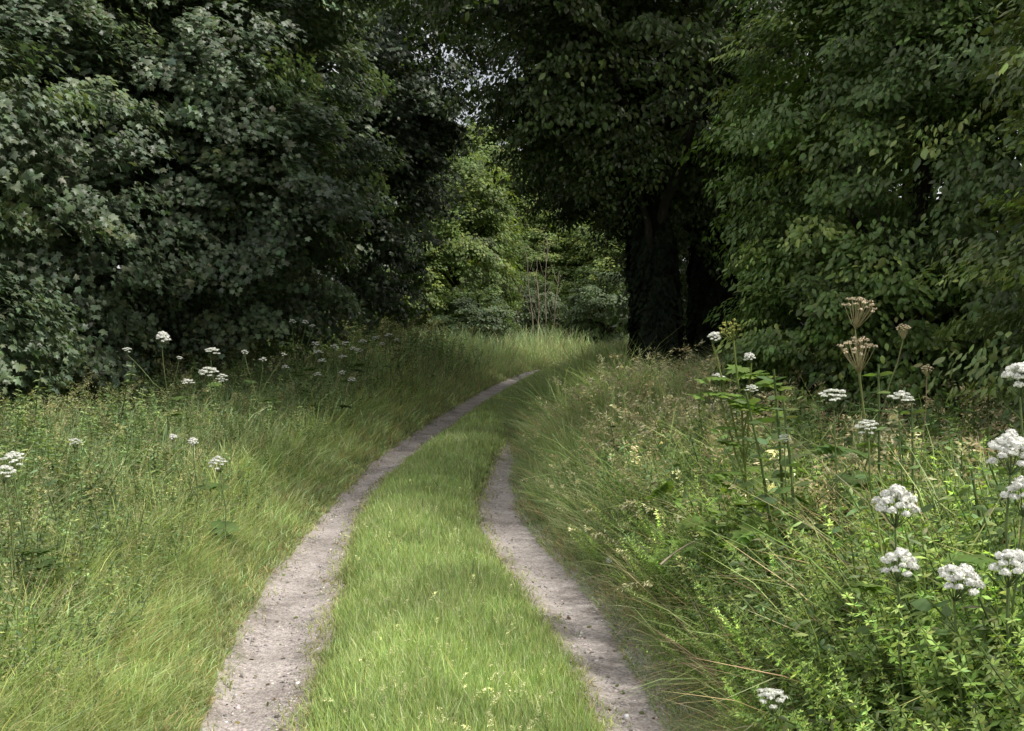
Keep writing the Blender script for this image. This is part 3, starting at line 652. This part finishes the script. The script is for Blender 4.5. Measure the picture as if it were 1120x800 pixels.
def umbel_plant(name, label, base, heads, leaves=3, leaf_size=.28, r=.006, group=None, cat='wildflower', stem_col=(.14, .19, .07), far=False, lcol=(1, 1, 1), zone=(.12, .72)):
    """heads: (px,py,dist,width,style); first is the main one, others branch off its stem"""
    bx, by = base; bz = float(H(bx, by)); o = empty(name, (bx, by, bz), label, cat, group); org = np.array([bx, by, bz])
    st = Acc(); main = None
    for i, (px, py, yy, w, style) in enumerate(heads):
        c = P(px, py, yy) - org
        tl = np.array([rng.normal(0, .2), -.40 + rng.normal(0, .15), 1])
        o0 = head(o, c, w, style, tl, far)
        if i == 0:
            main = curve((0, 0, -.02), o0, 9, 0, .004); main[1:-1, :2] += .03 * np.sin(np.linspace(0, 3, 7))[:, None]
            st.add(*tube(main, np.linspace(r, r * .55, 9), 6), stem_col)
        else:
            zt = np.clip(o0[2] * rng.uniform(.5, .7), .1, main[-2, 2]); s_ = np.array([np.interp(zt, main[:, 2], main[:, q]) for q in range(3)])
            st.add(*tube(curve(s_, o0, 7, 0, .003), np.linspace(r * .7, r * .45, 7), 5), stem_col)
    st.obj('stem', M_STEM, o, True)
    for j in range(leaves):
        zt = main[-1, 2] * rng.uniform(*zone); s_ = np.array([np.interp(zt, main[:, 2], main[:, q]) for q in range(3)])
        th = rng.uniform(0, 6.28); Y = np.array([[math.cos(th), math.sin(th), .15]]); Z = UP[None] + 0.; Y = nrm(Y); X = nrm(np.cross(Y, Z)); Z = np.cross(X, Y)
        L = leaf_size * rng.uniform(.7, 1.15)
        V, T, K_ = inst(T_PINN[rng.integers(4)], s_[None], X * L, Y * L, Z * L, np.asarray(lcol)[None] * rng.uniform(.8, 1.25))
        mk('leaf', V, T, K_, M_SOFT, o)
    return o

G4 = 'white hogweed flowers on the right bank'
def rb(px, y): return P(px, 600, y)[0]
hog = [
 ('white globe-clustered hogweed umbel, highest left of the foreground group', 985, [(980, 556, 3.5, .145, 'ball')]),
 ('white hogweed umbel directly below the highest left one', 990, [(983, 620, 3.3, .112, 'ball')]),
 ('lowest white hogweed umbel of the foreground group', 1058, [(1050, 639, 3.0, .122, 'ball')]),
 ('white hogweed umbel cut by the right edge, level with the lowest ones', 1110, [(1107, 622, 3.0, .122, 'ball')]),
 ('large white hogweed on a dark curved stalk at the right edge, two umbels stacked', 1090, [(1106, 498, 3.1, .135, 'ball'), (1122, 545, 3.1, .12, 'ball')]),
 ('white hogweed umbel highest at the right edge, in front of the elder', 1150, [(1118, 415, 3.6, .13, 'ball')])]
for lab, bx, hd in hog:
    yy = hd[0][2] + .05; umbel_plant('hogweed', lab, (rb(bx, yy), yy), hd, 5, .16, .006, G4, zone=(.4, .8), lcol=(1.4, 1.4, 1.2))
umbel_plant('hogweed', 'small flat white umbel low in the bedstraw beside the right track', (rb(850, 3.15), 3.17), [(845, 764, 3.15, .095, 'flat')], 2, .15, .003)
umbel_plant('angelica', 'tall yellow-green umbel plant beside the hazel, small white flowers on its side shoots', (rb(822, 5.7), 5.7),
   [(797, 360, 5.7, .15, 'green'), (781, 370, 5.7, .07, 'ball'), (820, 392, 5.7, .06, 'ball'), (786, 414, 5.8, .08, 'flat'), (822, 426, 5.6, .07, 'flat')], 24, .21, .009, None, zone=(.32, .88), lcol=(1.9, 1.8, 1.5), stem_col=(.16, .2, .05))
G5 = 'hogweeds gone to seed on the right bank'
umbel_plant('seeding_hogweed', 'tallest brown seeding umbel against the dark hazel', (rb(950, 5.6), 5.6), [(941, 336, 5.6, .19, 'seed'), (988, 360, 5.6, .09, 'seed')], 1, .2, .006, G5, stem_col=(.17, .17, .07))
umbel_plant('seeding_hogweed', 'wide tan seeding umbel just below the tallest one', (rb(962, 5.3), 5.3), [(938, 382, 5.3, .20, 'seed')], 2, .24, .007, G5, stem_col=(.17, .19, .06))
umbel_plant('seeding_hogweed', 'thin dead umbel on a slanting brown stalk', (rb(985, 5.5), 5.5), [(1014, 404, 5.5, .07, 'seed')], 0, .2, .004, G5, stem_col=(.22, .17, .1))
G6 = 'fading cream umbels among the right bank nettles'
for lab, bx, hd in (('cream umbel left of the wide tan seed head', 915, [(912, 434, 4.9, .12, 'flat')]), ('cream umbel right of the wide tan seed head', 990, [(985, 437, 4.9, .12, 'flat')]),
                    ('cream umbel lowest of the fading group, under the wide tan seed head', 952, [(948, 468, 4.7, .10, 'flat')]), ('small white umbel in the nettles by the yellow-green plant', 860, [(858, 480, 5.0, .06, 'flat'), (932, 500, 4.8, .06, 'seed')])):
    yy = hd[0][2] + .03; umbel_plant('cow_parsley', lab, (rb(bx, yy), yy), hd, 2, .22, .005, G6)

G7 = 'white umbels along the left verge'
lefts = [
 ('tall white hogweed standing against the dark left hedge', 11.0, 182, [(178, 371, 11, .15, 'ball'), (139, 383, 11.2, .10, 'flat'), (196, 392, 11, .07, 'flat')], 3),
 ('white umbel pair standing right of the tall white hogweed', 12.0, 236, [(232, 385, 12, .17, 'flat'), (228, 408, 11.8, .22, 'flat'), (243, 414, 11.8, .14, 'flat')], 3),
 ('white umbel tucked in the grass left of the umbel pair', 10.5, 206, [(205, 419, 10.5, .12, 'flat')], 2),
 ('two small white blossoms in the middle of the left verge', 7.6, 206, [(211, 484, 7.6, .075, 'ball'), (189, 479, 7.7, .06, 'ball')], 2),
 ('flat white umbel below the two small blossoms', 7.2, 240, [(238, 507, 7.2, .13, 'flat')], 2),
 ('faint white umbel in the meadow between hedge and left edge', 8.2, 84, [(82, 484, 8.2, .10, 'flat')], 2),
 ('higher flat white umbel at the left edge', 5.4, 18, [(14, 503, 5.4, .12, 'flat')], 2),
 ('lower flat white umbel at the left edge', 5.2, 6, [(6, 517, 5.2, .11, 'flat')], 2)]
for lab, yy, bx, hd, nl in lefts:
    hd = [(q[0], q[1], q[2], q[3] * 1.0, q[4]) for q in hd]
    umbel_plant('hogweed' if 'hogweed' in lab else 'cow_parsley', lab, (P(bx, 500, yy)[0], yy), hd, nl, .26, .006, G7)
fars = [
 ('highest white cow parsley against the dark hollow under the trees', 15, 326, [(320, 352, 15, .09, 'flat'), (334, 353, 15, .09, 'flat'), (342, 357, 15.2, .08, 'flat')]),
 ('cow parsley cluster left of the thick white patch on the far verge', 15.5, 350, [(345, 377, 15.5, .12, 'flat'), (348, 386, 15.5, .12, 'flat'), (352, 395, 15.4, .10, 'flat')]),
 ('densest white cow parsley in the middle of the far verge', 16, 372, [(366, 380, 16, .11, 'flat'), (378, 376, 16, .11, 'flat'), (375, 391, 16, .11, 'flat'), (386, 382, 16, .10, 'flat')]),
 ('cow parsley cluster right of the densest white patch', 17, 402, [(397, 374, 17, .11, 'flat'), (411, 370, 17, .10, 'flat'), (392, 384, 17, .10, 'flat')]),
 ('cow parsley farthest right along the far verge', 18, 424, [(425, 367, 18, .11, 'flat'), (418, 377, 18, .10, 'flat'), (434, 372, 18.2, .09, 'flat')]),
 ('low cow parsley beneath the densest white patch', 14.5, 380, [(385, 416, 14.5, .10, 'flat'), (374, 408, 14.6, .09, 'flat')]),
 ('low cow parsley beneath the left cluster on the far verge', 14, 348, [(347, 410, 14, .09, 'flat'), (312, 402, 14, .08, 'flat')]),
 ('pale cow parsley between umbel pair and far clusters', 13, 290, [(268, 386, 13, .09, 'flat'), (288, 394, 13, .08, 'flat'), (310, 388, 13.2, .07, 'flat')])]
for lab, yy, bx, hd in fars:
    hd = [(q[0], q[1], q[2], q[3] * 1.15, q[4]) for q in hd]
    umbel_plant('cow_parsley', lab, (P(bx, 420, yy)[0], yy), hd, 2, .3, .006, 'cow parsley on the far left verge', far=True)

# ------------------------------------------------------------------ single weeds
def leafy_weed(name, label, px, py, yy, tpl, tint, cat='weed', group=None, lean=0.):
    top = P(px, py, yy); b = np.array([top[0] - lean, yy, float(H(top[0] - lean, yy))]); hgt = top[2] - b[2]
    o = empty(name, b, label, cat, group); V, T, K_ = tpl
    # stem and leaves apart: the stem is the first tube of the template
    ns = 20; S = np.array([hgt, hgt, hgt])
    Vs = V * S; Vs[:, 0] += lean * (V[:, 2]) ** 1.5
    mk('stem', Vs[:ns], T[(T < ns).all(1)], K_[:ns] * tint, M_STEM, o, True)
    mk('leaves', Vs[ns:], T[(T >= ns).all(1)] - ns, K_[ns:] * np.asarray(tint), M_SOFT, o)
    return o
G8 = 'nettles on the right bank'
for lab, px, py, yy in (('nettle standing left of the cream umbels', 868, 402, 5.4), ('nettle with drooping leaves before the dark hazel', 858, 428, 5.2), ('nettle beside the cream umbel', 884, 438, 5.0),
                        ('tall nettle right of the wide tan seed head', 968, 400, 5.6), ('nettle between the seed heads and the elder', 1005, 442, 5.0)):
    leafy_weed('nettle', lab, px, py, yy, T_NETTLE[rng.integers(5)], (1.5, 1.5, 1.4), 'nettle', G8, rng.uniform(-.05, .05))
for lab, px, py, yy in (('pale mugwort stalk before the left hedge, nearest the left edge', 30, 402, 10), ('pale mugwort stalk left of the tall white hogweed', 130, 396, 10.5), ('grey-green mugwort in the middle of the left meadow', 68, 500, 6.5)):
    leafy_weed('mugwort', lab, px, py, yy, T_FORB[rng.integers(5)], (1.7, 1.6, 1.8), 'weed', 'mugwort on the left verge', rng.uniform(-.06, .06))

a = Acc().add(*tube(curve(P(722, 618, 5.2), P(760, 592, 5.35), 5, .01), np.linspace(.006, .004, 5), 5), (.42, .36, .24))
tag(a.obj('dead_stalk', M_STEM), 'pale dry stalk lying slantwise across the right bank grass', 'stalk')
fl = P(664, 617, 7.0); ox, oy = fl[0], 7.0
o = empty('bindweed', (ox, oy, float(H(ox, oy))), 'single small white flower at the edge of the right track', 'wildflower')
Acc().add(*tube(curve((0, 0, 0), (0.01, -.02, .13), 4), .002, 4), (.1, .14, .05)).obj('stem', M_STEM, o)
V, T, K_ = inst(fan([(math.cos(t), math.sin(t), .45) for t in np.linspace(0, 6.28, 10, endpoint=False)], (0, 0, 0)), np.array([[0.01, -.02, .13]]), *[np.array([v]) * .022 for v in ((1, 0, 0), (0, .6, .8), (0, -.8, .6))], np.array([[.8, .8, .78]]))
mk('flower', V, T, K_, M_PETAL, o)

# ------------------------------------------------------------------ light
SUN_AZ, SUN_EL = 103, 54      # clockwise from the view direction, height
w = bpy.data.worlds.new('World'); bpy.context.scene.world = w; w.use_nodes = True
n, l = w.node_tree.nodes, w.node_tree.links; n.clear()
sky = n.new('ShaderNodeTexSky'); sky.sky_type = 'NISHITA'; sky.sun_disc = False; sky.sun_elevation = R(SUN_EL); sky.sun_rotation = R(SUN_AZ)
sky.dust_density = 6.0; sky.air_density = 1.0
bg = n.new('ShaderNodeBackground'); bg.inputs['Strength'].default_value = .15
ow = n.new('ShaderNodeOutputWorld'); 
tc = n.new('ShaderNodeTexCoord'); cn = n.new('ShaderNodeTexNoise'); cn.inputs['Scale'].default_value = 2.2; cn.inputs['Detail'].default_value = 6
l.new(tc.outputs['Generated'], cn.inputs['Vector'])
cm = n.new('ShaderNodeMapRange'); cm.inputs[1].default_value = .32; cm.inputs[2].default_value = .56; cm.inputs[3].default_value = .35; cm.inputs[4].default_value = 1.0
l.new(cn.outputs['Fac'], cm.inputs[0])
mx = n.new('ShaderNodeMix'); mx.data_type = 'RGBA'; l.new(cm.outputs[0], mx.inputs['Factor']); l.new(sky.outputs[0], mx.inputs['A']); mx.inputs['B'].default_value = (6.8, 6.8, 6.9, 1)
l.new(mx.outputs['Result'], bg.inputs[0]); l.new(bg.outputs[0], ow.inputs[0])
sd = bpy.data.lights.new('sun', 'SUN'); sd.energy = 3.7; sd.angle = R(4.0); sd.color = (1, .96, .90)
so = bpy.data.objects.new('sun', sd); C.objects.link(so); so.rotation_euler = (R(90 - SUN_EL), 0, R(180 - SUN_AZ) )

sc = bpy.context.scene
sc.view_settings.view_transform = 'Standard'; sc.view_settings.look = 'None'; sc.view_settings.exposure = 0
sc.render.engine = 'CYCLES'; cy = sc.cycles
cy.max_bounces = 5; cy.diffuse_bounces = 3; cy.glossy_bounces = 2; cy.transmission_bounces = 4; cy.use_denoising = True
